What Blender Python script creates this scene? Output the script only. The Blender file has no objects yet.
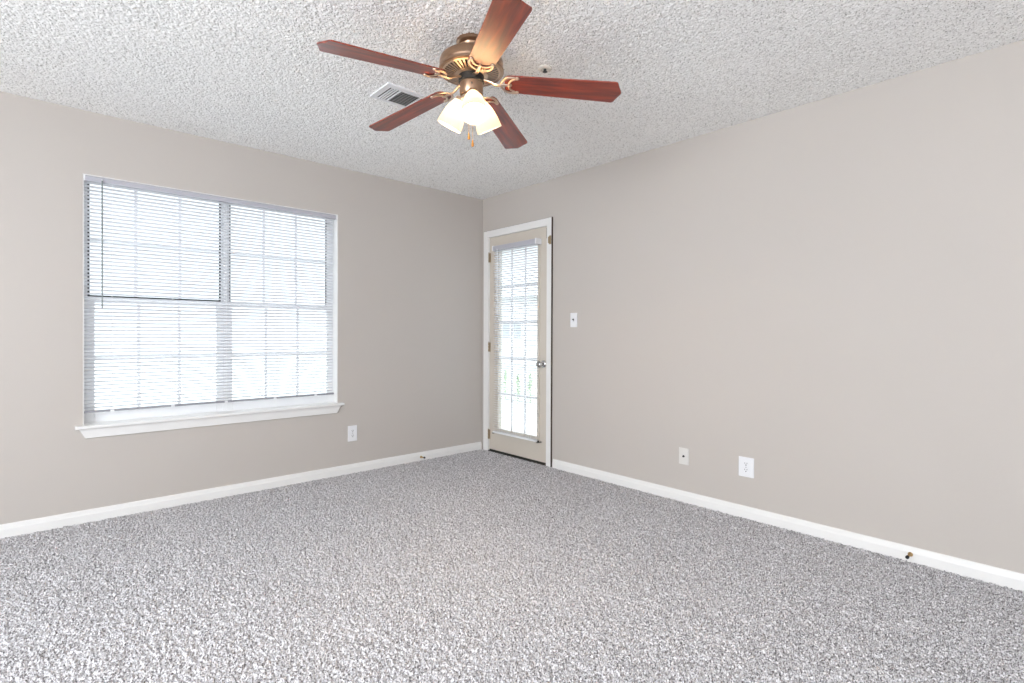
import bpy, bmesh, math, random
import numpy as np
from mathutils import Vector, Matrix
R = math.radians
random.seed(7)
SC = bpy.context.scene
COL = SC.collection

# ------------------------------------------------------------------ camera
CAM = dict(f=524.689, yaw=0.737170, pp=337.004, roll=0.0038668, pitch=-0.0057540,
           loc=(-3.23562, -3.99502, 1.12449))
def make_camera():
    c = bpy.data.cameras.new('camera')
    o = bpy.data.objects.new('camera', c); COL.objects.link(o)
    c.sensor_fit = 'HORIZONTAL'; c.sensor_width = 36.0
    c.lens = CAM['f'] / 1024 * 36.0
    c.shift_y = (CAM['pp'] - 341.5) / 1024
    c.clip_start = 0.02; c.clip_end = 200
    y, p, r = CAM['yaw'], CAM['pitch'], CAM['roll']
    fw = Vector((math.sin(y)*math.cos(p), math.cos(y)*math.cos(p), math.sin(p)))
    rt = Vector((math.cos(y), -math.sin(y), 0)); up = rt.cross(fw)
    rt2 = rt*math.cos(r) + up*math.sin(r)
    up2 = up*math.cos(r) - rt*math.sin(r)
    m = Matrix((rt2, up2, -fw)).transposed().to_4x4()
    m.translation = Vector(CAM['loc'])
    o.matrix_world = m
    SC.camera = o
make_camera()

# ------------------------------------------------------------------ world, light, exposure
W = bpy.data.worlds.new('overcast_sky'); SC.world = W
W.use_nodes = True
wn = W.node_tree; wn.nodes.clear()
wo = wn.nodes.new('ShaderNodeOutputWorld'); wb = wn.nodes.new('ShaderNodeBackground')
# overcast sky: the zenith several times brighter than the horizon
HORIZON, ZENITH = 1.28, 3.9
wt = wn.nodes.new('ShaderNodeTexCoord'); wz = wn.nodes.new('ShaderNodeSeparateXYZ')
wr = wn.nodes.new('ShaderNodeMapRange')
wr.inputs['From Min'].default_value = 0.22; wr.inputs['From Max'].default_value = 0.70
wr.inputs['To Min'].default_value = HORIZON; wr.inputs['To Max'].default_value = ZENITH
wn.links.new(wt.outputs['Generated'], wz.inputs[0]); wn.links.new(wz.outputs['Z'], wr.inputs['Value'])
wb.inputs['Color'].default_value = (0.86, 0.93, 1.0, 1)
wn.links.new(wr.outputs['Result'], wb.inputs['Strength'])
wn.links.new(wb.outputs[0], wo.inputs[0])
SC.view_settings.view_transform = 'Standard'
SC.view_settings.look = 'None'
SC.view_settings.gamma = 1.0
SC.view_settings.use_curve_mapping = False
SC.view_settings.exposure = 0.55
SC.cycles.max_bounces = 12
SC.cycles.diffuse_bounces = 8
SC.cycles.glossy_bounces = 4
SC.cycles.transmission_bounces = 8
SC.cycles.transparent_max_bounces = 16
SC.cycles.sample_clamp_indirect = 6.0

H = 2.44                      # ceiling height
XW, YW = -6.2, -6.5           # far ends of the room behind the camera
WT = 0.16                     # wall thickness
def portal(name, loc, normal, sx, sy):
    l = bpy.data.lights.new(name, 'AREA'); l.shape = 'RECTANGLE'; l.size = sx; l.size_y = sy
    l.cycles.is_portal = True
    o = bpy.data.objects.new(name, l); COL.objects.link(o)
    n = Vector(normal)
    o.matrix_world = Matrix.Translation(loc) @ n.to_track_quat('-Z', 'Y').to_matrix().to_4x4()
portal('window_daylight', (-2.25, 0.18, 1.31), (0, -1, 0), 1.6, 1.5)
portal('door_daylight', (0.18, -0.5, 1.07), (-1, 0, 0), 0.56, 1.7)
def fill_light(name, loc, normal, sx, sy, power, col):
    l = bpy.data.lights.new(name, 'AREA'); l.shape = 'RECTANGLE'; l.size = sx; l.size_y = sy
    l.energy = power; l.color = col
    o = bpy.data.objects.new(name, l); COL.objects.link(o)
    o.matrix_world = Matrix.Translation(loc) @ Vector(normal).to_track_quat('-Z', 'Y').to_matrix().to_4x4()
# fill lamps added in two unseen window openings behind the camera
fill_light('side_fill_light', (XW-.055, -3.6, 1.4), (1, 0, 0), 2.4, 1.5, 140, (0.90, 0.95, 1.0))
fill_light('rear_fill_light', (-4.3, YW-.055, 1.175), (0, 1, 0), 3.0, 2.05, 14, (0.93, 0.96, 1.0))

# ------------------------------------------------------------------ materials
def mat(name):
    m = bpy.data.materials.new(name); m.use_nodes = True
    nt = m.node_tree; b = nt.nodes['Principled BSDF']
    return m, nt, b
def simple(name, col, rough=0.5, metal=0.0, spec=0.5, coat=0.0, noise=0.0, nscale=40):
    m, nt, b = mat(name)
    b.inputs['Roughness'].default_value = rough
    b.inputs['Metallic'].default_value = metal
    b.inputs['Specular IOR Level'].default_value = spec
    b.inputs['Coat Weight'].default_value = coat
    if noise:
        tc = nt.nodes.new('ShaderNodeTexCoord'); n = nt.nodes.new('ShaderNodeTexNoise')
        n.inputs['Scale'].default_value = nscale; n.inputs['Detail'].default_value = 4
        mx = nt.nodes.new('ShaderNodeMix'); mx.data_type = 'RGBA'
        mx.inputs['A'].default_value = (*[c*(1-noise) for c in col], 1)
        mx.inputs['B'].default_value = (*[min(1, c*(1+noise)) for c in col], 1)
        nt.links.new(tc.outputs['Object'], n.inputs['Vector'])
        nt.links.new(n.outputs['Fac'], mx.inputs['Factor'])
        nt.links.new(mx.outputs['Result'], b.inputs['Base Color'])
    else:
        b.inputs['Base Color'].default_value = (*col, 1)
    return m
def bump_noise(m, scale, strength, dist, detail=3):
    nt = m.node_tree; b = nt.nodes['Principled BSDF']
    tc = nt.nodes.new('ShaderNodeTexCoord'); n = nt.nodes.new('ShaderNodeTexNoise')
    n.inputs['Scale'].default_value = scale; n.inputs['Detail'].default_value = detail
    bp = nt.nodes.new('ShaderNodeBump'); bp.inputs['Strength'].default_value = strength
    bp.inputs['Distance'].default_value = dist
    nt.links.new(tc.outputs['Object'], n.inputs['Vector'])
    nt.links.new(n.outputs['Fac'], bp.inputs['Height'])
    nt.links.new(bp.outputs['Normal'], b.inputs['Normal'])
    return m

M = {}
M['wall'] = bump_noise(simple('wall_paint', (0.520, 0.480, 0.446), 0.75, spec=0.25, noise=0.02, nscale=1.5), 180, 0.12, 0.002)
M['white'] = simple('white_trim_paint', (0.80, 0.79, 0.775), 0.4, noise=0.02, nscale=5)
M['vinyl'] = simple('white_vinyl', (0.86, 0.865, 0.875), 0.4)
M['plate'] = simple('white_plastic', (0.80, 0.80, 0.82), 0.35)
M['ivory'] = simple('ivory_plastic', (0.68, 0.66, 0.63), 0.4)
M['door'] = simple('beige_door_paint', (0.60, 0.545, 0.475), 0.45, noise=0.03, nscale=3)
M['black'] = simple('black_rubber', (0.012, 0.012, 0.013), 0.6)
M['dark'] = simple('dark_metal', (0.02, 0.018, 0.016), 0.5)
M['brown'] = simple('brown_edge_shade', (0.055, 0.035, 0.022), 0.6, noise=0.2)  # colour of the shadow line painted along the casing
M['brass'] = simple('aged_brass', (0.50, 0.34, 0.16), 0.35, metal=1.0)
M['hinge'] = simple('dull_hinge_brass', (0.36, 0.28, 0.18), 0.5, metal=0.4)
M['bronze'] = simple('brushed_bronze', (0.42, 0.275, 0.185), 0.33, metal=1.0, noise=0.08, nscale=12)
M['iron'] = simple('polished_bronze', (0.68, 0.52, 0.40), 0.28, metal=1.0)
M['chrome'] = simple('satin_chrome', (0.62, 0.62, 0.62), 0.18, metal=1.0)
M['steel'] = simple('off_white_enamel', (0.74, 0.69, 0.62), 0.45)
M['ventwhite'] = simple('white_enamel', (0.76, 0.76, 0.77), 0.45)
M['duct'] = simple('dark_duct', (0.03, 0.03, 0.032), 0.7)
M['damper'] = simple('grey_damper', (0.50, 0.50, 0.48), 0.6)
M['head'] = simple('lilac_shaded_rail', (0.46, 0.455, 0.50), 0.4)  # the head rail's shade is put into this grey
M['railgrey'] = simple('grey_blind_rail', (0.30, 0.30, 0.33), 0.4)
M['wand'] = simple('grey_wand_plastic', (0.22, 0.25, 0.25), 0.25)
M['fob'] = simple('amber_wood', (0.55, 0.24, 0.04), 0.4)

def make_slat():
    m, nt, b = mat('blind_slat_vinyl')
    b.inputs['Base Color'].default_value = (0.86, 0.86, 0.88, 1)
    b.inputs['Roughness'].default_value = 0.45
    tr = nt.nodes.new('ShaderNodeBsdfTranslucent'); tr.inputs['Color'].default_value = (0.8, 0.8, 0.82, 1)
    mx = nt.nodes.new('ShaderNodeMixShader'); mx.inputs[0].default_value = 0.42
    out = nt.nodes['Material Output']
    nt.links.new(b.outputs[0], mx.inputs[1]); nt.links.new(tr.outputs[0], mx.inputs[2])
    nt.links.new(mx.outputs[0], out.inputs['Surface'])
    return m
M['slat'] = make_slat()

def make_glass():
    m, nt, b = mat('window_glass'); nt.nodes.remove(b)
    out = nt.nodes['Material Output']
    t = nt.nodes.new('ShaderNodeBsdfTransparent'); t.inputs['Color'].default_value = (0.95, 0.97, 0.96, 1)
    g = nt.nodes.new('ShaderNodeBsdfGlossy'); g.inputs['Roughness'].default_value = 0.02
    lw = nt.nodes.new('ShaderNodeLayerWeight'); lw.inputs['Blend'].default_value = 0.12
    mx = nt.nodes.new('ShaderNodeMixShader')
    nt.links.new(lw.outputs['Fresnel'], mx.inputs[0])
    nt.links.new(t.outputs[0], mx.inputs[1]); nt.links.new(g.outputs[0], mx.inputs[2])
    nt.links.new(mx.outputs[0], out.inputs['Surface'])
    return m
M['glass'] = make_glass()

def make_shade():
    m, nt, b = mat('frosted_lamp_glass')
    out = nt.nodes['Material Output']
    b.inputs['Base Color'].default_value = (0.85, 0.80, 0.72, 1); b.inputs['Roughness'].default_value = 0.25
    tr = nt.nodes.new('ShaderNodeBsdfTranslucent'); tr.inputs['Color'].default_value = (1.0, 0.95, 0.86, 1)
    mx = nt.nodes.new('ShaderNodeMixShader'); mx.inputs[0].default_value = 0.75
    nt.links.new(b.outputs[0], mx.inputs[1]); nt.links.new(tr.outputs[0], mx.inputs[2])
    nt.links.new(mx.outputs[0], out.inputs['Surface'])
    return m
M['shade'] = make_shade()
def make_bulb():
    m, nt, b = mat('lit_bulb')
    b.inputs['Emission Color'].default_value = (1.0, 0.74, 0.46, 1)
    b.inputs['Emission Strength'].default_value = 420.0
    return m
M['bulb'] = make_bulb()

def make_wood():
    m, nt, b = mat('cherry_blade_wood')
    tc = nt.nodes.new('ShaderNodeTexCoord'); mp = nt.nodes.new('ShaderNodeMapping')
    mp.inputs['Scale'].default_value = (2.2, 26, 8)
    n = nt.nodes.new('ShaderNodeTexNoise'); n.inputs['Scale'].default_value = 1.6; n.inputs['Detail'].default_value = 7
    n.inputs['Distortion'].default_value = 0.7
    cr = nt.nodes.new('ShaderNodeValToRGB')
    cr.color_ramp.elements[0].position = 0.30; cr.color_ramp.elements[0].color = (0.085, 0.008, 0.003, 1)
    cr.color_ramp.elements[1].position = 0.72; cr.color_ramp.elements[1].color = (0.34, 0.036, 0.008, 1)
    nt.links.new(tc.outputs['Object'], mp.inputs['Vector']); nt.links.new(mp.outputs[0], n.inputs['Vector'])
    nt.links.new(n.outputs['Fac'], cr.inputs['Fac']); nt.links.new(cr.outputs['Color'], b.inputs['Base Color'])
    b.inputs['Roughness'].default_value = 0.38
    b.inputs['Coat Weight'].default_value = 0.8; b.inputs['Coat Roughness'].default_value = 0.27; b.inputs['Coat IOR'].default_value = 2.0; b.inputs['Specular IOR Level'].default_value = 0.15
    return m
M['wood'] = make_wood()

def make_popcorn():
    m, nt, b = mat('popcorn_ceiling')
    tc = nt.nodes.new('ShaderNodeTexCoord')
    v = nt.nodes.new('ShaderNodeTexVoronoi'); v.inputs['Scale'].default_value = 235      # dark flecks paint the shade of pits between granules
    sp_ = nt.nodes.new('ShaderNodeSeparateColor')
    cr = nt.nodes.new('ShaderNodeValToRGB'); cr.color_ramp.interpolation = 'LINEAR'
    e = cr.color_ramp.elements
    e[0].position = 0.03; e[0].color = (0.40, 0.385, 0.36, 1)
    e[1].position = 0.15; e[1].color = (0.94, 0.935, 0.915, 1)
    nt.links.new(tc.outputs['Object'], v.inputs['Vector']); nt.links.new(v.outputs['Color'], sp_.inputs['Color'])
    nt.links.new(sp_.outputs['Red'], cr.inputs['Fac']); nt.links.new(cr.outputs['Color'], b.inputs['Base Color'])
    b.inputs['Roughness'].default_value = 0.95; b.inputs['Specular IOR Level'].default_value = 0.1
    return m
M['popcorn'] = make_popcorn()

def make_carpet():
    m, nt, b = mat('frieze_carpet')
    tc = nt.nodes.new('ShaderNodeTexCoord')
    n1 = nt.nodes.new('ShaderNodeTexNoise'); n1.inputs['Scale'].default_value = 185; n1.inputs['Detail'].default_value = 3
    n1.inputs['Roughness'].default_value = 0.7
    cr = nt.nodes.new('ShaderNodeValToRGB')
    e = cr.color_ramp.elements
    e[0].position = 0.37; e[0].color = (0.035, 0.028, 0.027, 1)
    e[1].position = 0.62; e[1].color = (0.92, 0.91, 0.93, 1)
    k = e.new(0.50); k.color = (0.68, 0.662, 0.685, 1)
    nt.links.new(tc.outputs['Object'], n1.inputs['Vector'])
    nt.links.new(n1.outputs['Fac'], cr.inputs['Fac'])
    nt.links.new(cr.outputs['Color'], b.inputs['Base Color'])
    b.inputs['Roughness'].default_value = 0.95; b.inputs['Specular IOR Level'].default_value = 0.1
    return m
M['carpet'] = make_carpet()

# outside
M['concrete'] = simple('patio_concrete', (0.40, 0.40, 0.395), 0.9, noise=0.12, nscale=2)
M['siding'] = bump_noise(simple('pale_siding', (0.85, 0.84, 0.82), 0.8), 4, 0.1, 0.01)
M['roof'] = simple('grey_shingle', (0.55, 0.55, 0.56), 0.9, noise=0.15, nscale=10)
M['leaf'] = simple('shrub_leaf', (0.58, 0.66, 0.50), 0.6, noise=0.4, nscale=9)
M['pane'] = simple('far_window_pane', (0.48, 0.50, 0.52), 0.3)

# ------------------------------------------------------------------ mesh helpers
class MB:
    def __init__(s): s.v = []; s.f = []
    def add(s, vs, fs):
        o = len(s.v); s.v += [tuple(v) for v in vs]; s.f += [tuple(i+o for i in f) for f in fs]
        return s
    def box(s, a, b, mtx=None):
        x0, y0, z0 = [min(a[i], b[i]) for i in range(3)]; x1, y1, z1 = [max(a[i], b[i]) for i in range(3)]
        vs = [(x0,y0,z0),(x1,y0,z0),(x1,y1,z0),(x0,y1,z0),(x0,y0,z1),(x1,y0,z1),(x1,y1,z1),(x0,y1,z1)]
        if mtx: vs = [mtx @ Vector(v) for v in vs]
        return s.add(vs, [(0,3,2,1),(4,5,6,7),(0,1,5,4),(1,2,6,5),(2,3,7,6),(3,0,4,7)])
    def lathe(s, prof, n=32, mtx=None, cap0=True, cap1=True):
        vs = []; fs = []
        for r, z in prof:
            for k in range(n):
                a = 2*math.pi*k/n; v = Vector((r*math.cos(a), r*math.sin(a), z))
                vs.append(mtx @ v if mtx else v)
        for i in range(len(prof)-1):
            for k in range(n):
                k2 = (k+1) % n
                fs.append((i*n+k, i*n+k2, (i+1)*n+k2, (i+1)*n+k))
        if cap0: fs.append(tuple(range(n-1, -1, -1)))
        if cap1: fs.append(tuple((len(prof)-1)*n+k for k in range(n)))
        return s.add(vs, fs)
    def tube(s, pts, rad, n=8, flat=1.0, upv=(0, 0, 1)):
        pts = [Vector(p) for p in pts]
        if not isinstance(rad, (list, tuple)): rad = [rad]*len(pts)
        vs = []; fs = []
        for i, p in enumerate(pts):
            d = (pts[min(i+1, len(pts)-1)] - pts[max(i-1, 0)]).normalized()
            u = Vector(upv); side = d.cross(u)
            if side.length < 1e-4: side = d.cross(Vector((1, 0, 0)))
            side.normalize(); u = side.cross(d).normalized()
            for k in range(n):
                a = 2*math.pi*k/n
                vs.append(p + side*rad[i]*math.cos(a) + u*rad[i]*flat*math.sin(a))
        for i in range(len(pts)-1):
            for k in range(n):
                k2 = (k+1) % n; fs.append((i*n+k, i*n+k2, (i+1)*n+k2, (i+1)*n+k))
        fs.append(tuple(range(n-1, -1, -1))); fs.append(tuple((len(pts)-1)*n+k for k in range(n)))
        return s.add(vs, fs)
    def prism(s, outline, fn):
        """outline: 2d points (ccw); fn(x, y, side) -> 3d point for side 0 / 1"""
        n = len(outline)
        vs = [fn(x, y, 0) for x, y in outline] + [fn(x, y, 1) for x, y in outline]
        fs = [tuple(range(n-1, -1, -1)), tuple(range(n, 2*n))]
        fs += [(k, (k+1) % n, n+(k+1) % n, n+k) for k in range(n)]
        return s.add(vs, fs)
    def build(s, name, m, parent=None, smooth=None, bevel=0, segs=2, loc=(0, 0, 0), rot=None):
        me = bpy.data.meshes.new(name); me.from_pydata(s.v, [], s.f)
        bm = bmesh.new(); bm.from_mesh(me); bmesh.ops.recalc_face_normals(bm, faces=bm.faces); bm.to_mesh(me); bm.free()
        me.materials.append(m)
        if smooth is not None:
            me.polygons.foreach_set('use_smooth', [True]*len(me.polygons))
            me.set_sharp_from_angle(angle=R(smooth))
        me.update()
        o = bpy.data.objects.new(name, me); COL.objects.link(o)
        o.location = loc
        if rot: o.rotation_euler = rot
        if parent: o.parent = parent
        if bevel:
            b = o.modifiers.new('bevel', 'BEVEL'); b.width = bevel; b.segments = segs; b.limit_method = 'ANGLE'
        return o
def empty(name, loc=(0, 0, 0), rotz=0):
    o = bpy.data.objects.new(name, None); COL.objects.link(o); o.empty_display_size = 0.1
    o.location = loc; o.rotation_euler = (0, 0, rotz); return o
def tag(o, label, cat, group=None):
    o['label'] = label; o['category'] = cat
    if group: o['group'] = group
    return o
def struct(o, label=None, cat=None):
    o['kind'] = 'structure'
    if label: o['label'] = label
    if cat: o['category'] = cat
    return o

# ------------------------------------------------------------------ room shell
WX0, WX1, WZ0, WZ1 = -3.030, -1.467, 0.575, 2.062      # window opening
DY0, DY1, DZ1 = -0.885, -0.100, 2.052                  # door opening
def wall_with_hole(along, c0, c1, z1, a0, a1, hole):
    """wall slab between c0..c1 across, a0..a1 along, hole=(h0,h1,z0,z1)"""
    mb = MB(); h0, h1, hz0, hz1 = hole
    def bx(p0, p1, za, zb):
        if p1-p0 < 1e-6 or zb-za < 1e-6: return
        if along == 'x': mb.box((p0, c0, za), (p1, c1, zb))
        else: mb.box((c0, p0, za), (c1, p1, zb))
    bx(a0, h0, -0.02, z1); bx(h1, a1, -0.02, z1); bx(h0, h1, -0.02, hz0); bx(h0, h1, hz1, z1)
    return mb
o = wall_with_hole('x', 0, WT, H+.02, XW-WT, WT, (WX0, WX1, WZ0, WZ1)).build('wall_left', M['wall'])
struct(o, 'beige painted wall holding the wide window with the white blind', 'wall')
o = wall_with_hole('y', 0, WT, H+.02, YW-WT, 0, (DY0, DY1, -0.02, DZ1)).build('wall_right', M['wall'])
struct(o, 'long bare beige painted wall to the right of the glass door', 'wall')
o = wall_with_hole('y', XW-WT, XW, H+.02, YW-WT, 0, (-4.8, -2.4, 0.65, 2.15)).build('wall_side', M['wall'])
struct(o, 'beige wall opposite the glass door, outside the picture', 'wall')
o = wall_with_hole('x', YW-WT, YW, H+.02, XW, 0, (-5.8, -2.8, 0.15, 2.2)).build('wall_rear', M['wall'])
struct(o, 'beige wall behind the camera, outside the picture', 'wall')
def relief(mb, x0, x1, y0, y1, step, zfun):
    """adds a finely modelled sheet of random relief (plaster granules, carpet tufts) to a box mesh"""
    nx = int(round((x1-x0)/step))+1; ny = int(round((y1-y0)/step))+1
    X, Y = np.meshgrid(np.linspace(x0, x1, nx), np.linspace(y0, y1, ny), indexing='ij')
    rng = np.random.default_rng(11)
    X = X+rng.uniform(-.35, .35, X.shape)*step; Y = Y+rng.uniform(-.35, .35, X.shape)*step
    X[0, :] = x0; X[-1, :] = x1; Y[:, 0] = y0; Y[:, -1] = y1
    Z = zfun(rng, nx, ny)
    g = np.stack([X, Y, Z], -1).reshape(-1, 3)
    idx = np.arange(nx*ny).reshape(nx, ny)
    q = np.stack([idx[:-1, :-1], idx[1:, :-1], idx[1:, 1:], idx[:-1, 1:]], -1).reshape(-1, 4)
    bv = np.array(mb.v); bf = np.array(mb.f)
    v = np.concatenate([bv, g]); f = np.concatenate([bf, q+len(bv)]).astype(np.int32)
    me = bpy.data.meshes.new('relief')
    me.vertices.add(len(v)); me.vertices.foreach_set('co', v.astype(np.float32).ravel())
    me.loops.add(f.size); me.loops.foreach_set('vertex_index', f.ravel())
    me.polygons.add(len(f)); me.polygons.foreach_set('loop_start', np.arange(0, f.size, 4, dtype=np.int32))
    sm = np.ones(len(f), dtype=bool); sm[:len(bf)] = False
    me.polygons.foreach_set('use_smooth', sm)
    me.update(calc_edges=True); me.validate()
    return me
def blur(a, n=1):
    for _ in range(n):
        a = (a+np.roll(a, 1, 0)+np.roll(a, -1, 0))/3; a = (a+np.roll(a, 1, 1)+np.roll(a, -1, 1))/3
    return a
def norm(a): return (a-a.mean())/a.std()
def popcorn(rng, nx, ny):
    h = norm(blur(rng.random((nx, ny)), 1)); g = norm(blur(rng.random((nx, ny)), 3)); r = rng.random((nx, ny))
    return H-.0003-np.clip(.0050+.0008*h+.0005*g+.0006*norm(r)-np.where(r < .07, .004, 0), .0002, .0088)
def tufts(rng, nx, ny):
    h = 0.8*norm(rng.random((nx, ny)))+0.6*norm(blur(rng.random((nx, ny)), 1))+0.15*norm(blur(rng.random((nx, ny)), 6))
    return np.clip(-.0050+.0056*h, -.0145, .003)
def relief_object(name, me, m):
    me.name = name; me.materials.append(m)
    o = bpy.data.objects.new(name, me); COL.objects.link(o); return o
o = relief_object('ceiling', relief(MB().box((XW-WT, YW-WT, H), (WT, WT, H+0.1)), -3.8, -.0005, -4.1, -.0005, .0030, popcorn), M['popcorn'])
struct(o, 'white popcorn textured ceiling', 'ceiling')
o = relief_object('floor', relief(MB().box((XW-WT, YW-WT, -0.12), (WT, WT, -.015)).box((XW, YW, -.016), (-4.0, 0, -.004)).box((-4.0, YW, -.016), (0, -4.3, -.004)), -4.0, -.0005, -4.3, -.0005, .0032, tufts), M['carpet'])
struct(o, 'mottled grey frieze carpet covering the whole floor', 'carpet')

def frame_mb(h0, h1, z0, z1, w, place):
    mb = MB()
    for a, b, c, d in ((h0, h0+w, z0, z1), (h1-w, h1, z0, z1), (h0+w, h1-w, z0, z0+w), (h0+w, h1-w, z1-w, z1)):
        place(mb, a, b, c, d)
    return mb
def extra_window(name, place, h0, h1, z0, z1, label):  # unseen frames added around the fill lamps
    f = frame_mb(h0, h1, z0, z1, 0.05, place)
    m = (h0+h1)/2; place(f, m-.025, m+.025, z0+.05, z1-.05)
    struct(f.build(name, M['vinyl']), label, 'window')
extra_window('window_2', lambda mb, a, b, c, d: mb.box((XW-.11, a, c), (XW-.06, b, d)), -4.8, -2.4, .65, 2.15, 'white framed side window, unseen, added for a fill lamp')
extra_window('window_3', lambda mb, a, b, c, d: mb.box((a, YW-.11, c), (b, YW-.06, d)), -5.8, -2.8, .15, 2.2, 'white framed rear window, unseen, added for a fill lamp')

# baseboards, with a stepped profile (top third set back)
BH = 0.072
def baseboard(name, axis, a0, a1, label):
    prof = [(0, -.005), (0.014, -.005), (0.014, BH*0.60), (0.011, BH*0.70), (0.0085, BH*0.92), (0.005, BH), (0, BH)]
    mb = MB()
    if axis == 'x': mb.prism(prof, lambda d, z, s: (a1 if s else a0, -d, z))
    else: mb.prism(prof, lambda d, z, s: (-d, a1 if s else a0, z))
    struct(mb.build(name, M['white']), label, 'baseboard')
baseboard('baseboard_left', 'x', XW, -0.0145, 'white baseboard along the foot of the window wall')
baseboard('baseboard_right', 'y', YW, -0.957, 'white baseboard along the foot of the long bare wall')

# ------------------------------------------------------------------ window_1
win = struct(empty('window_1', (0, 0, 0)), 'twin white sash window behind the lowered white blind', 'window')
# liner of the opening
lin = MB()
lin.box((WX0, 0.003, WZ0), (WX0+.006, WT, WZ1)); lin.box((WX1-.006, 0.003, WZ0), (WX1, WT, WZ1))
lin.box((WX0+.006, 0.003, WZ1-.006), (WX1-.006, WT, WZ1))
lin.build('window_liner', M['white'], win)
y0, y1 = 0.075, 0.135
fr = frame_mb(WX0+.006, WX1-.006, WZ0, WZ1-.006, 0.008, lambda mb, a, b, c, d: mb.box((a, y0, c), (b, y1, d)))
fr.box((-2.264, y0, WZ0+.008), (-2.238, y1, WZ1-.014))
fr.build('window_frame', M['vinyl'], win, bevel=.002)
MEET = 1.335
def sash(x0, x1, z0, z1, ya, yb, wl, wr, wb, wt):
    s = MB()
    s.box((x0, ya, z0), (x0+wl, yb, z1)); s.box((x1-wr, ya, z0), (x1, yb, z1))
    s.box((x0+wl, ya, z0), (x1-wr, yb, z0+wb)); s.box((x0+wl, ya, z1-wt), (x1-wr, yb, z1))
    o = s.build('sash', M['vinyl'], win, bevel=.002)
    g = MB(); gx0, gx1, gz0, gz1 = x0+wl, x1-wr, z0+wb, z1-wt; ym = (ya+yb)/2
    for k in (1, 2):
        xm = gx0+(gx1-gx0)*k/3; g.box((xm-.009, ym-.008, gz0), (xm+.009, ym-.003, gz1))
    zm = (gz0+gz1)/2; g.box((gx0, ym-.0085, zm-.009), (gx1, ym-.0025, zm+.009))
    g.build('muntin', M['vinyl'], o)
    MB().box((gx0-.004, ym, gz0-.004), (gx1+.004, ym+.003, gz1+.004)).build('glass_pane', M['glass'], o)
    return o, (gx0, gx1, gz0, gz1)
for i, (xa, xb, wl, wr) in enumerate(((WX0+.014, -2.264, .047, .042), (-2.238, WX1-.014, .031, .041))):
    up, g = sash(xa, xb, MEET-.022, WZ1-.014, 0.106, 0.132, .014 if i == 0 else .018, .012 if i == 0 else .039, .036, .010)
    # black glazing gasket on the upper sash
    t = .010 if i == 0 else .007
    for a, b, c, d in ((g[0], g[0]+t, g[2], g[3]), (g[1]-t, g[1], g[2], g[3])):
        MB().box((a, .099, c), (b, .106, d)).build('glazing_gasket', M['black'], up)
    if i == 0: MB().box((g[0], .099, g[2]-.009), (g[1], .106, g[2]+.003)).build('glazing_gasket', M['black'], up)
    lo, g = sash(xa, xb, WZ0+.008, MEET+.001, 0.078, 0.104, wl, wr, .052, .030)
# sill and apron
sl = MB()
sl.prism([(0, 0), (0, .016), (-.002, .019), (-.040, .019), (-.044, .0165), (-.044, .003), (-.040, 0)],
         lambda y, z, s: (-1.430 if s else -3.066, y, WZ0-.019+z))
sl.box((WX0+.0005, 0, WZ0-.019), (WX1-.0005, .076, WZ0+.001))
sl.build('window_sill', M['white'], win)
ap = MB()
n0 = len(ap.v)
za, zb = WZ0-.019, 0.497
vs = []
for y in (0, -.020):
    vs += [(-3.050, y, za), (-1.446, y, za), (-1.478, y*.75, zb), (-3.020, y*.75, zb)]
ap.add(vs, [(0,1,2,3), (7,6,5,4), (0,4,5,1), (1,5,6,2), (2,6,7,3), (3,7,4,0)])
ap.build('window_apron', M['white'], win, bevel=.003)

# ------------------------------------------------------------------ blinds
def slat_strip(mb, a, b, z, c, wdt, crown, tilt, place):
    """one thin curved slat from a to b along the rail; c = centre depth"""
    n = 5; top = []; bot = []
    for k in range(n):
        t = -0.5+k/(n-1)
        d = t*wdt; hgt = crown*(1-4*t*t)
        dd = d*math.cos(tilt)-hgt*math.sin(tilt); hh = d*math.sin(tilt)+hgt*math.cos(tilt)
        top.append((c+dd, z+hh)); bot.append((c+dd, z+hh-.0005))
    ring = top+bot[::-1]
    mb.prism(ring, lambda d, zz, s: place(b if s else a, d, zz))
def slats_mesh(a, b, z0, z1, n, c, wdt, crown, tilt, place):
    mb = MB()
    for k in range(n):
        slat_strip(mb, a, b, z0+(z1-z0)*k/(n-1), c, wdt, crown, tilt+R(random.uniform(-.4, .4)), place)
    return mb

bl = tag(empty('window_blind', (-2.25, 0.02, 2.04)), 'wide white mini blind lowered over the window above the sill', 'blind')
def pw(x, d, z): return (x+2.25, d, z-2.04)
BC = 0.0          # depth centre of the slats, relative to y = 0.02
mb = MB()
hr = [(-.016, 2.024), (-.016, 2.053), (-.013, 2.055), (.013, 2.055), (.016, 2.053), (.016, 2.024)]
mb.prism(hr, lambda d, z, s: pw(-1.476 if s else -3.0225, d, z))
head = mb.build('head_rail', M['head'], bl, bevel=.0015)
for xa, xb in ((-3.0238, -3.018), (-1.4745, -1.480)): MB().box(pw(xa, -.018, 2.023), pw(xb, .018, 2.0555)).build('end_cap', M['vinyl'], head)
slats_mesh(-3.022, -1.497, 0.674, 2.016, 62, BC, .025, .0020, R(-21), pw).build('slats', M['slat'], bl, smooth=30)
mb = MB(); mb.prism([(-.0125, .644), (-.0125, .655), (-.010, .657), (.010, .657), (.0125, .655), (.0125, .644)],
                    lambda d, z, s: pw(-1.495 if s else -3.023, d, z))
br = mb.build('bottom_rail', M['railgrey'], bl)
LAD = (-2.89, -2.575, -2.262, -1.94, -1.64)
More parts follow.
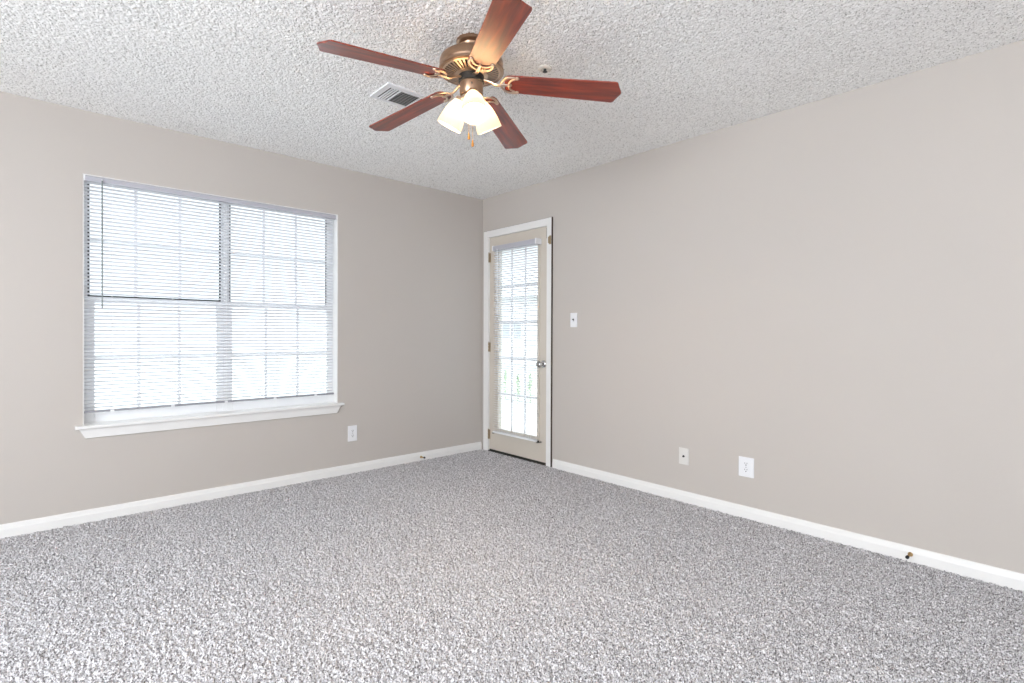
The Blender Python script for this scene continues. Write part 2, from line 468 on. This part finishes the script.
for x in LAD:
    lc = MB()
    for d in (-.0128, .0128): lc.tube([pw(x, d, 2.027), pw(x, d, .656)], .0008, n=5)
    lc.build('ladder_cord', M['vinyl'], bl)
    MB().box(pw(x-.010, -.0145, .643), pw(x+.010, -.0120, .656)).build('cord_button', M['plate'], br)
wd = MB().tube([pw(-2.939, -.024, 2.035), pw(-2.939, -.024, 1.270)], .0042, n=6).build('tilt_wand', M['wand'], bl)
MB().tube([pw(-2.939, -.014, 2.042), pw(-2.939, -.024, 2.039), pw(-2.939, -.024, 2.025)], .003, n=6).build('wand_hook', M['vinyl'], wd)

# ------------------------------------------------------------------ door
door = struct(empty('door_1', (0, (DY0+DY1)/2, 0)), 'beige full lite door with fifteen panes in the far corner', 'door')
DYC = (DY0+DY1)/2
def dp(x, y, z): return (x, y-DYC, z)
def dbox(mb, x0, y0_, z0, x1, y1_, z1): mb.box(dp(x0, y0_, z0), dp(x1, y1_, z1)); return mb
sx0, sx1 = 0.006, 0.050
gy0, gy1, gz0, gz1 = -0.768, -0.232, 0.225, 1.905
ya, yb, zb_, zt = DY0+.004, DY1-.004, 0.018, DZ1-.006
s = MB()
dbox(s, sx0, ya, zb_, sx1, gy0, zt); dbox(s, sx0, gy1, zb_, sx1, yb, zt)
dbox(s, sx0, gy0, zb_, sx1, gy1, gz0); dbox(s, sx0, gy0, gz1, sx1, gy1, zt)
slab = s.build('door_slab', M['door'], door)
lf = frame_mb(gy0-.018, gy1+.018, gz0-.018, gz1+.018, .026, lambda mb, a, b, c, d: mb.box(dp(-.004, a, c), dp(.012, b, d)))
lf.build('glazing_bead', M['door'], slab, bevel=.003)
mu = MB()
for k in (1, 2):
    y = gy1+(gy0-gy1)*k/3; dbox(mu, .016, y-.011, gz0, .022, y+.011, gz1)
for k in range(1, 5):
    z = gz0+(gz1-gz0)*k/5; dbox(mu, .0155, gy0, z-.011, .0225, gy1, z+.011)
mu.build('muntin', M['vinyl'], slab)
dbox(MB(), .024, gy0, gz0, .029, gy1, gz1).build('glass_pane', M['glass'], slab)
dbox(MB(), .008, ya+.002, .003, .040, yb-.002, .018).build('door_sweep', M['dark'], slab)
jm = MB()
dbox(jm, 0.0, DY0-.03+.03, 0, WT, DY0+.003, DZ1); dbox(jm, 0.0, DY1-.003, 0, WT, DY1, DZ1); dbox(jm, 0.0, DY0, DZ1-.004, WT, DY1, DZ1)
jm.build('door_jamb', M['white'], door)
dbox(MB(), -.012, DY0+.003, 0.0, WT, DY1-.003, 0.006).build('threshold', M['dark'], door)
cs = MB()
dbox(cs, -.014, -0.1025, 0, 0, -.036, 2.112)
dbox(cs, -.014, -.936, 0, 0, -.882, 2.112)
dbox(cs, -.0138, -.882, 2.050, 0, -.1025, 2.112)
cas = cs.build('door_casing', M['white'], door)
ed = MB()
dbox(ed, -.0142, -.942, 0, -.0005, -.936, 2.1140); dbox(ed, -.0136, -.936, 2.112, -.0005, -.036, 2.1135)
ed.build('casing_edge_shade', M['brown'], cas)  # dark strip stands in for the shadow line around the casing
for z in (1.856, .998, .159):
    hg = MB()
    for k in range(3):
        hg.lathe([(.0062, z-.044+k*.0295), (.0062, z-.044+k*.0295+.028)], 10, Matrix.Translation(dp(-.006, -.1035, 0)))
    hg.lathe([(.004, z+.044), (.005, z+.048), (.002, z+.052)], 10, Matrix.Translation(dp(-.006, -.1035, 0)))
    dbox(hg, .0, -.1045, z-.044, .0062, -.1195, z+.044)
    hg.build('hinge', M['hinge'], door, smooth=40)
# knob with round rose
kn = MB(); KM = Matrix.Translation(dp(sx0, -.832, .866)) @ Matrix.Rotation(R(-90), 4, 'Y')
kn.lathe([(.032, 0), (.032, .004), (.026, .010), (.012, .014), (.011, .034), (.016, .038), (.0255, .046), (.028, .056), (.0255, .066), (.016, .071), (.004, .0725)], 24, KM)
kn.build('door_knob', M['chrome'], door, smooth=50)
# brass flip latch on the casing, and a dark strip painting the shaded gap beside the door
lt = MB()
dbox(lt, -.018, -.934, 1.885, -.014, -.910, 1.958); dbox(lt, -.026, -.926, 1.895, -.018, -.906, 1.948)
lt.build('flip_latch', M['hinge'], door, bevel=.001)
dbox(MB(), -.016, -.884, 1.94, -.0141, -.8825, 2.03).build('latch_gap_shade', M['dark'], door)

db = tag(empty('door_blind', (-.045, -.52, 1.925)), 'narrow white mini blind hanging on the glass door', 'blind')
def pd(y, d, z): return (d, y+.52, z-1.925)      # d: depth relative to x = -0.045 (towards room negative)
mb = MB(); mb.prism([(-.020, 1.903), (-.020, 1.941), (-.017, 1.945), (.047, 1.945), (.047, 1.941), (.016, 1.940), (.016, 1.903)],
                    lambda d, z, s: pd(-.795 if s else -.232, d, z))
dh = mb.build('head_rail', M['head'], db, bevel=.001)
for a, b in ((-.234, -.222), (-.805, -.793)): MB().box(pd(a, -.024, 1.899), pd(b, .0475, 1.949)).build('end_bracket', M['plate'], dh, bevel=.002)
slats_mesh(-.800, -.229, 0.222, 1.893, 78, 0, .025, .0020, R(-17), pd).build('slats', M['slat'], db, smooth=30)
mb = MB(); mb.prism([(-.0125, .198), (-.0125, .211), (-.010, .213), (.010, .213), (.0125, .211), (.0125, .198)],
                    lambda d, z, s: pd(-.800 if s else -.229, d, z))
dbr = mb.build('bottom_rail', M['vinyl'], db)
for y in (-.812, -.224):
    hb = MB(); hb.box(pd(y-.008, -.012, .190), pd(y+.008, .0475, .194)); hb.box(pd(y-.008, .002, .194), pd(y+.008, .012, .208))
    hb.build('hold_down_bracket', M['dark'], db)
for y in (-.33, -.52, -.715):
    lc = MB()
    for d in (-.0128, .0128): lc.tube([pd(y, d, 1.903), pd(y, d, .212)], .0007, n=5)
    lc.build('ladder_cord', M['vinyl'], db)
MB().tube([pd(-.300, -.026, 1.91), pd(-.300, -.024, 1.30)], .004, n=6).build('tilt_wand', M['vinyl'], db)

# ------------------------------------------------------------------ ceiling fan
FX, FY, FZ = -1.7876, -2.1222, H
fan = tag(empty('ceiling_fan', (FX, FY, FZ)), 'five blade cherry wood ceiling fan with bronze motor and three lit lamps', 'ceiling fan')
def P(prof): return [(r, z-H) for r, z in prof]
cn = MB().lathe(P([(.068, 2.4395), (.068, 2.422), (.062, 2.416), (.054, 2.412), (.050, 2.400), (.050, 2.364)]), 40).build('canopy', M['bronze'], fan, smooth=35)
for k in range(3):
    a = R(215+120*k)
    MB().lathe([(.006, 0), (.006, .006), (.002, .008)], 10, Matrix.Translation((.049*math.cos(a), .049*math.sin(a), -.046)) @ Matrix.Rotation(a, 4, 'Z') @ Matrix.Rotation(R(90), 4, 'Y')).build('canopy_screw', M['chrome'], cn, smooth=40)
mh = MB().lathe(P([(.045, 2.370), (.100, 2.368), (.124, 2.362), (.137, 2.352), (.1415, 2.340), (.1415, 2.318), (.1375, 2.312), (.1375, 2.308),
                   (.1455, 2.305), (.1455, 2.298), (.1425, 2.2955), (.130, 2.295), (.130, 2.31), (.05, 2.31)]), 64).build('motor_housing', M['bronze'], fan, smooth=30)
MB().lathe(P([(.131, 2.302), (.062, 2.284), (.062, 2.290), (.131, 2.308)]), 48, cap0=False, cap1=False).build('vent_backing', M['dark'], mh, smooth=40)
vr = MB()
NR = 40
for k in range(NR):
    a0 = 2*math.pi*k/NR; da = 2*math.pi/NR*0.24
    q = []
    for dz in (0, .003):
        for (r, z) in ((.132, 2.2965), (.064, 2.2790)):
            for sg in (-1, 1):
                q.append((r*math.cos(a0+sg*da), r*math.sin(a0+sg*da), z+dz-H))
    vr.add(q, [(0,1,3,2), (4,6,7,5), (0,4,5,1), (1,5,7,3), (3,7,6,2), (2,6,4,0)])
vr.lathe(P([(.134, 2.2965), (.122, 2.2930), (.122, 2.2975), (.134, 2.3005)]), 48, cap0=False, cap1=False)
vr.lathe(P([(.074, 2.2805), (.058, 2.2765), (.056, 2.2845), (.074, 2.2850)]), 48, cap0=False, cap1=False)
vr.build('vent_ring', M['iron'], mh)
MB().lathe(P([(.050, 2.288), (.057, 2.278), (.057, 2.250), (.050, 2.246), (.02, 2.245)]), 32).build('flywheel', M['dark'], fan, smooth=35)
swh = MB().lathe(P([(.045, 2.249), (.0525, 2.245), (.0525, 2.199), (.048, 2.192), (.039, 2.189)]), 40).build('switch_housing', M['bronze'], fan, smooth=35)
MB().lathe(P([(.039, 2.191), (.045, 2.185), (.045, 2.175), (.035, 2.163), (.018, 2.155), (.004, 2.153)]), 36).build('light_fitter', M['iron'], fan, smooth=40)
sa = R(235); MB().lathe([(.004, 0), (.004, .004)], 10, Matrix.Translation((.0520*math.cos(sa), .0520*math.sin(sa), 2.226-H)) @ Matrix.Rotation(sa, 4, 'Z') @ Matrix.Rotation(R(90), 4, 'Y')).build('reverse_switch', M['black'], swh)

# blade: local x outward, y across
ZB = 2.2573-H
def bl_pt(r, w, dz): return (r, w, dz)
def make_blade():
    half = []
    half += [(.150, .030), (.153, .044), (.162, .052), (.178, .0555)]
    for k in range(1, 8):
        t = k/8; half.append((.178+(.632-.178)*t, .0555+(.0672-.0555)*t))
    half += [(.632, .0674), (.641, .0664), (.647, .0620), (.651, .052), (.656, .039), (.662, .026), (.669, .012), (.673, .0)]
    out = [(r, w) for r, w in half] + [(r, -w) for r, w in half[::-1][1:]]
    out = out[::-1]
    mb = MB().prism(out, lambda r, w, s: bl_pt(r, w, .003 if s else -.003))
    b = mb.build('blade', M['wood'], fan, bevel=.0012, segs=1)
    # ornate iron under the root
    ir = MB()
    dz = -.0065
    arm = [(.050, 0, .008), (.070, 0, .006), (.090, 0, -.001), (.108, 0, -.009), (.126, 0, -.011), (.142, 0, dz), (.172, 0, dz)]
    ir.tube(arm, [.009, .0085, .0075, .0075, .008, .0085, .005], n=10, flat=.6)
    def W2(r, w, e=0): return bl_pt(r, w, dz+e)
    def curve(pts, rad, n=22):
        # Catmull-Rom through (r, w)
        P_ = [pts[0]]+pts+[pts[-1]]; res = []
        for i in range(1, len(P_)-2):
            for t in [j/6 for j in range(6)]:
                q = []
                for c in (0, 1):
                    p0, p1, p2, p3 = P_[i-1][c], P_[i][c], P_[i+1][c], P_[i+2][c]
                    q.append(.5*((2*p1)+(-p0+p2)*t+(2*p0-5*p1+4*p2-p3)*t*t+(-p0+3*p1-3*p2+p3)*t**3))
                res.append(q)
        res.append(list(pts[-1]))
        ir.tube([W2(*q) for q in res], rad, n=8, flat=.55)
    curve([(.206, .046), (.190, .050), (.165, .046), (.146, .030), (.135, .010), (.134, 0), (.135, -.010), (.146, -.030), (.165, -.046), (.190, -.050), (.206, -.046)], .0058)
    curve([(.200, .043), (.180, .030), (.171, .012), (.174, 0), (.171, -.012), (.180, -.030), (.200, -.043)], .0052)
    for w, r in ((.046, .206), (-.046, .206)):
        ir.lathe([(.0088, 0), (.0088, .003), (.006, .006)], 12, Matrix.Translation(W2(r, w, .003)) @ Matrix.Rotation(math.pi, 4, 'X'))
    ir.lathe([(.009, 0), (.009, .003), (.005, .006)], 12, Matrix.Translation(W2(.174, 0, .003)) @ Matrix.Rotation(math.pi, 4, 'X'))
    io = ir.build('blade_iron', M['iron'], b, smooth=50)
    return b
b0 = make_blade()
# azimuth, pitch and droop of each blade (the old fan hangs a little out of true)
BL = [(28.84, 9.0, 6.2), (100.84, 8.5, 5.7), (172.84, 8.5, 3.9), (244.84, 8.5, 2.9), (316.84, 12.5, 4.7)]
for k, (a, pt_, dr) in enumerate(BL):
    c = b0 if k == 0 else b0.copy()
    if k: COL.objects.link(c); c.parent = fan
    c.location = (0, 0, ZB); c.rotation_euler = (R(-pt_), R(dr), R(a))
    if k:
        for ch in list(b0.children):
            d = ch.copy(); COL.objects.link(d); d.parent = c

# lamps
def make_lamp():
    tilt = R(27.5)
    T = Matrix.Translation((.051, 0, 2.177-H)) @ Matrix.Scale(.976, 4) @ Matrix.Rotation(-tilt, 4, 'Y') @ Matrix.Rotation(math.pi, 4, 'X')
    prof_o = [(.0255, 0), (.0275, .006), (.034, .018), (.0425, .036), (.0495, .058), (.0545, .082), (.0575, .105), (.0600, .128)]
    prof_i = [(r-.0025, z) for r, z in prof_o[::-1]]
    sh = MB().lathe(prof_o+prof_i, 36, T, cap0=False, cap1=False)
    n = 36; L = len(prof_o)*2
    s_ = sh.build('lamp_shade', M['shade'], fan, smooth=50)
    hd = MB()
    hd.tube([(.030, 0, 2.172-H), (.039, 0, 2.178-H), (.047, 0, 2.181-H)], .011, n=12)
    hd.lathe([(.012, -.014), (.026, -.010), (.0275, .004), (.0262, .005)], 28, T)
    hd.build('socket_cup', M['iron'], s_, smooth=40)
    bu = MB().lathe([(.011, .006), (.012, .022), (.018, .038), (.0215, .052), (.0205, .064), (.014, .074), (.005, .078)], 20, T)
    bu.build('light_bulb', M['bulb'], s_, smooth=60)
    return s_
l0 = make_lamp()
for k, a in enumerate((240, 0, 120)):
    if k == 0: l0.rotation_euler = (0, 0, R(a)); continue
    c = l0.copy(); COL.objects.link(c); c.parent = fan; c.rotation_euler = (0, 0, R(a))
    for ch in list(l0.children):
        d = ch.copy(); COL.objects.link(d); d.parent = c
# pull chains (beads) with turned fobs
vdir = Vector((math.sin(CAM['yaw']), math.cos(CAM['yaw']), 0)); rdir = Vector((math.cos(CAM['yaw']), -math.sin(CAM['yaw']), 0))
for off, zend, back in ((-.014, 2.043, .044), (.003, 2.012, .047)):
    p = vdir*back + rdir*off
    c = MB(); z = 2.212
    c.tube([(p.x, p.y, 2.214-H), (p.x, p.y, zend-H)], .0010, n=5)
    while z > zend:
        c.lathe([(.0003, z-H+.0017), (.0016, z-H), (.0003, z-H-.0017)], 6, Matrix.Translation((p.x, p.y, 0))); z -= .0045
    co = c.build('pull_chain', M['brass'], fan)
    MB().lathe([(.0015, zend-H), (.0035, zend-H-.003), (.0040, zend-H-.012), (.0062, zend-H-.020), (.0062, zend-H-.027), (.003, zend-H-.031)], 14, Matrix.Translation((p.x, p.y, 0))).build('chain_fob', M['fob'], co, smooth=40)

# ------------------------------------------------------------------ ceiling register and sprinkler
vn = tag(empty('ceiling_vent', (-1.7175, -1.4275, H)), 'white metal air register with slots on the ceiling behind the fan', 'vent')
def vx(x, y, z): return (x+1.7175, y+1.4275, z)
vx0, vx1, vy0, vy1 = -1.875, -1.560, -1.530, -1.325
ix0, ix1, iy0, iy1 = -1.842, -1.593, -1.496, -1.343
fm = MB()
for a, b, c, d in ((vx0, ix0, vy0, vy1), (ix1, vx1, vy0, vy1), (ix0, ix1, vy0, iy0), (ix0, ix1, iy1, vy1)):
    fm.box(vx(a, c, -.0145), vx(b, d, 0))
for x in (-1.780, -1.655): fm.box(vx(x-.005, iy0, -.0145), vx(x+.005, iy1, 0))
fm.build('register_frame', M['ventwhite'], vn, bevel=.002)
MB().box(vx(ix0, iy0, -.0093), vx(ix1, iy1, -.0005)).build('duct_backing', M['duct'], vn)
for g0, g1 in ((-1.842, -1.785), (-1.650, -1.593)):
    lv = MB()
    for k in range(1, 4):
        x = g0+(g1-g0)*k/4; lv.box(vx(x-.0035, iy0, -.0140), vx(x+.0035, iy1, -.0090))
    lv.build('louver', M['ventwhite'], vn)
lv = MB()
for k in range(9):
    y = iy0+(iy1-iy0)*(k+.5)/9
    m4 = Matrix.Translation(vx(-1.7175, y, -.0122)) @ Matrix.Rotation(R(35), 4, 'X')
    lv.box((-.0575, -.0055, -.0008), (.0575, .0055, .0008), m4)
lv.build('damper_blade', M['damper'], vn)

sp = tag(empty('fire_sprinkler', (-1.377, -2.182, H)), 'small round fire sprinkler set in the ceiling above a fan blade', 'sprinkler')
es = MB().lathe([(.034, -.0005), (.034, -.0105), (.030, -.0135), (.020, -.0155), (.018, -.0125), (.010, -.0115)], 32).build('escutcheon', M['steel'], sp, smooth=40)
hd = MB().lathe([(.010, -.004), (.010, -.010), (.007, -.011), (.007, -.015)], 16)
for s_ in (-1, 1): hd.tube([(s_*.007, 0, -.012), (s_*.008, 0, -.018), (s_*.003, 0, -.023)], .0018, n=6)
hd.lathe([(.004, -.022), (.012, -.0235), (.012, -.0245), (.003, -.0255)], 16)
hd.build('sprinkler_head', M['dark'], sp, smooth=40)

# ------------------------------------------------------------------ wall plates
def plate(name, loc, rotz, w, h, kind, label, cat, group=None, m='plate'):
    """local: x along the wall, -y into the room, origin on the wall surface"""
    t = tag(empty(name, loc, rotz), label, cat, group)
    pl = MB().box((-w/2, -.0065, -h/2), (w/2, 0, h/2)).build('cover_plate', M[m], t, bevel=.004, segs=3)
    Rx = Matrix.Rotation(R(90), 4, 'X')
    if kind == 'outlet':
        for z in (.0195, -.0195):
            oc = [(.0165*math.cos(a)*1.0, max(-.0125, min(.0125, .0165*math.sin(a)))) for a in [2*math.pi*k/28 for k in range(28)]]
            rc = MB().prism(oc, lambda x, zz, s: (x, -.0085 if s else -.006, zz+z)).build('receptacle', M[m], t)
            sl_ = MB()
            sl_.box((-.0078, -.0088, z+.001), (-.0050, -.0080, z+.0095)); sl_.box((.0050, -.0088, z+.002), (.0078, -.0080, z+.0095))
            sl_.lathe([(.0034, .0080), (.0034, .0088)], 10, Matrix.Translation((0, 0, z-.006)) @ Rx)
            sl_.build('socket_slots', M['black'], rc)
        MB().lathe([(.0032, .006), (.0030, .0078), (.001, .008)], 12, Rx).build('screw', M['chrome'], t)
    elif kind == 'switch':
        MB().box((-.005, -.0068, -.012), (.005, -.006, .012)).build('toggle_slot', M['damper'], t)
        tg = Matrix.Translation((0, -.006, 0)) @ Matrix.Rotation(R(-28), 4, 'X')
        MB().box((-.0038, -.015, -.004), (.0038, .001, .004), tg).build('toggle', M['dark'], t, bevel=.001)
        for z in (.030, -.030): MB().lathe([(.003, .006), (.0028, .0074), (.001, .0076)], 12, Matrix.Translation((0, 0, z)) @ Rx).build('screw', M['plate'], t)
    elif kind == 'cable':
        MB().lathe([(.0075, .006), (.0075, .010), (.0048, .010), (.0048, .017), (.003, .017)], 14, Rx).build('coax_jack', M['black'], t, smooth=40)
        for z in (.030, -.030): MB().lathe([(.003, .006), (.0028, .0074), (.001, .0076)], 12, Matrix.Translation((0, 0, z)) @ Rx).build('screw', M[m], t)
    return t
plate('power_outlet', (-1.345, 0, .318), 0, .078, .126, 'outlet', 'white duplex outlet plate under the right end of the window sill', 'outlet')
RZ = R(-90)      # on the right wall: local -y -> -x
plate('power_outlet', (0, -2.581, .312), RZ, .094, .122, 'outlet', 'white duplex outlet plate low on the bare wall right of the cable jack', 'outlet')
plate('cable_jack', (0, -2.162, .306), RZ, .072, .112, 'cable', 'beige coax cable wall plate low on the bare wall', 'wall jack', m='ivory')
plate('light_switch', (0, -1.180, 1.240), RZ, .072, .116, 'switch', 'white toggle light switch plate on the wall beside the door', 'light switch')

# door stops on the baseboards
def stop(loc, rotz, label, L, bend):
    t = tag(empty('door_stop', loc, rotz), label, 'door stop')
    MB().lathe([(.011, 0), (.011, .003), (.007, .008), (.005, .010)], 16, Matrix.Rotation(R(90), 4, 'X')).build('base_cup', M['brass'], t, smooth=40)
    pts = []; n = 150
    for k in range(n+1):
        u = k/n; a = u*2*math.pi*14
        pts.append((.0045*math.cos(a), -.008-u*L, .0045*math.sin(a)+bend*u))
    MB().tube(pts, .0011, n=5).build('spring', M['brass'], t, smooth=60)
    MB().lathe([(.006, L+.004), (.0078, L+.006), (.0078, L+.016), (.006, L+.019)], 16, Matrix.Translation((0, 0, bend)) @ Matrix.Rotation(R(90), 4, 'X')).build('rubber_tip', M['black'], t, smooth=40)
stop((-.014, -3.402, .036), RZ, 'spring door stop on the baseboard of the bare wall', .055, .004)
stop((-.706, -.014, .030), 0, 'spring door stop on the baseboard below the window wall', .045, .004)

# ------------------------------------------------------------------ outside
o = MB().box((-40, -40, -.40), (40, 40, -.16)).build('ground', M['concrete']); struct(o, 'pale concrete ground outside', 'ground')
nb = tag(empty('neighbor_building', (15, 12.0, -.16)), 'pale building seen faintly through the glass door', 'building')
w = MB().box((-3, -9, 0), (3, 9, 2.9)).build('building_wall', M['siding'], nb)
MB().prism([(-3.4, 2.85), (3.4, 2.85), (0, 4.6)], lambda x, z, s: (x, 9.4 if s else -9.4, z)).build('roof', M['roof'], nb)
for y in (-7, -6.3, -3.3, -2.6, .4, 1.1, 4.1, 4.8):
    f = MB().box((-3.05, y-.28, 1.10), (-3.0, y+.28, 1.80)).build('window', M['vinyl'], w)
    MB().box((-3.06, y-.23, 1.15), (-3.05, y+.23, 1.75)).build('pane', M['pane'], f)
def shrub(x, y, r, h, label):
    t = tag(empty('shrub', (x, y, -.16)), label, 'shrub')
    MB().tube([(0, 0, 0), (0, 0, h*.8)], .015, n=6).build('stem', M['leaf'], t)
    mb = MB()
    for k in range(120):
        u = random.random(); a = random.uniform(0, 2*math.pi); q = r*(1.05-u)*random.uniform(.3, 1)
        c = Vector((q*math.cos(a), q*math.sin(a), h*(.12+.88*u)))
        d = Vector((random.gauss(0, .5), random.gauss(0, .5), 1)).normalized(); e = d.orthogonal().normalized(); n_ = d.cross(e)
        L_ = .045
        mb.add([c-d*L_, c+e*L_*.45+n_*.006, c+d*L_, c-e*L_*.45+n_*.006], [(0, 1, 2, 3)])
    mb.build('foliage', M['leaf'], t)
for x, y, r, h, lb in ((3.6, 3.72, .15, .58, 'narrow green shrub seen through the left column of panes of the glass door'),
                   (3.6, 3.36, .14, .50, 'narrow green shrub seen through the middle column of panes of the glass door'),
                   (3.6, 3.02, .15, .56, 'narrow green shrub seen through the right column of panes of the glass door')):
    shrub(x, y, r, h, lb)
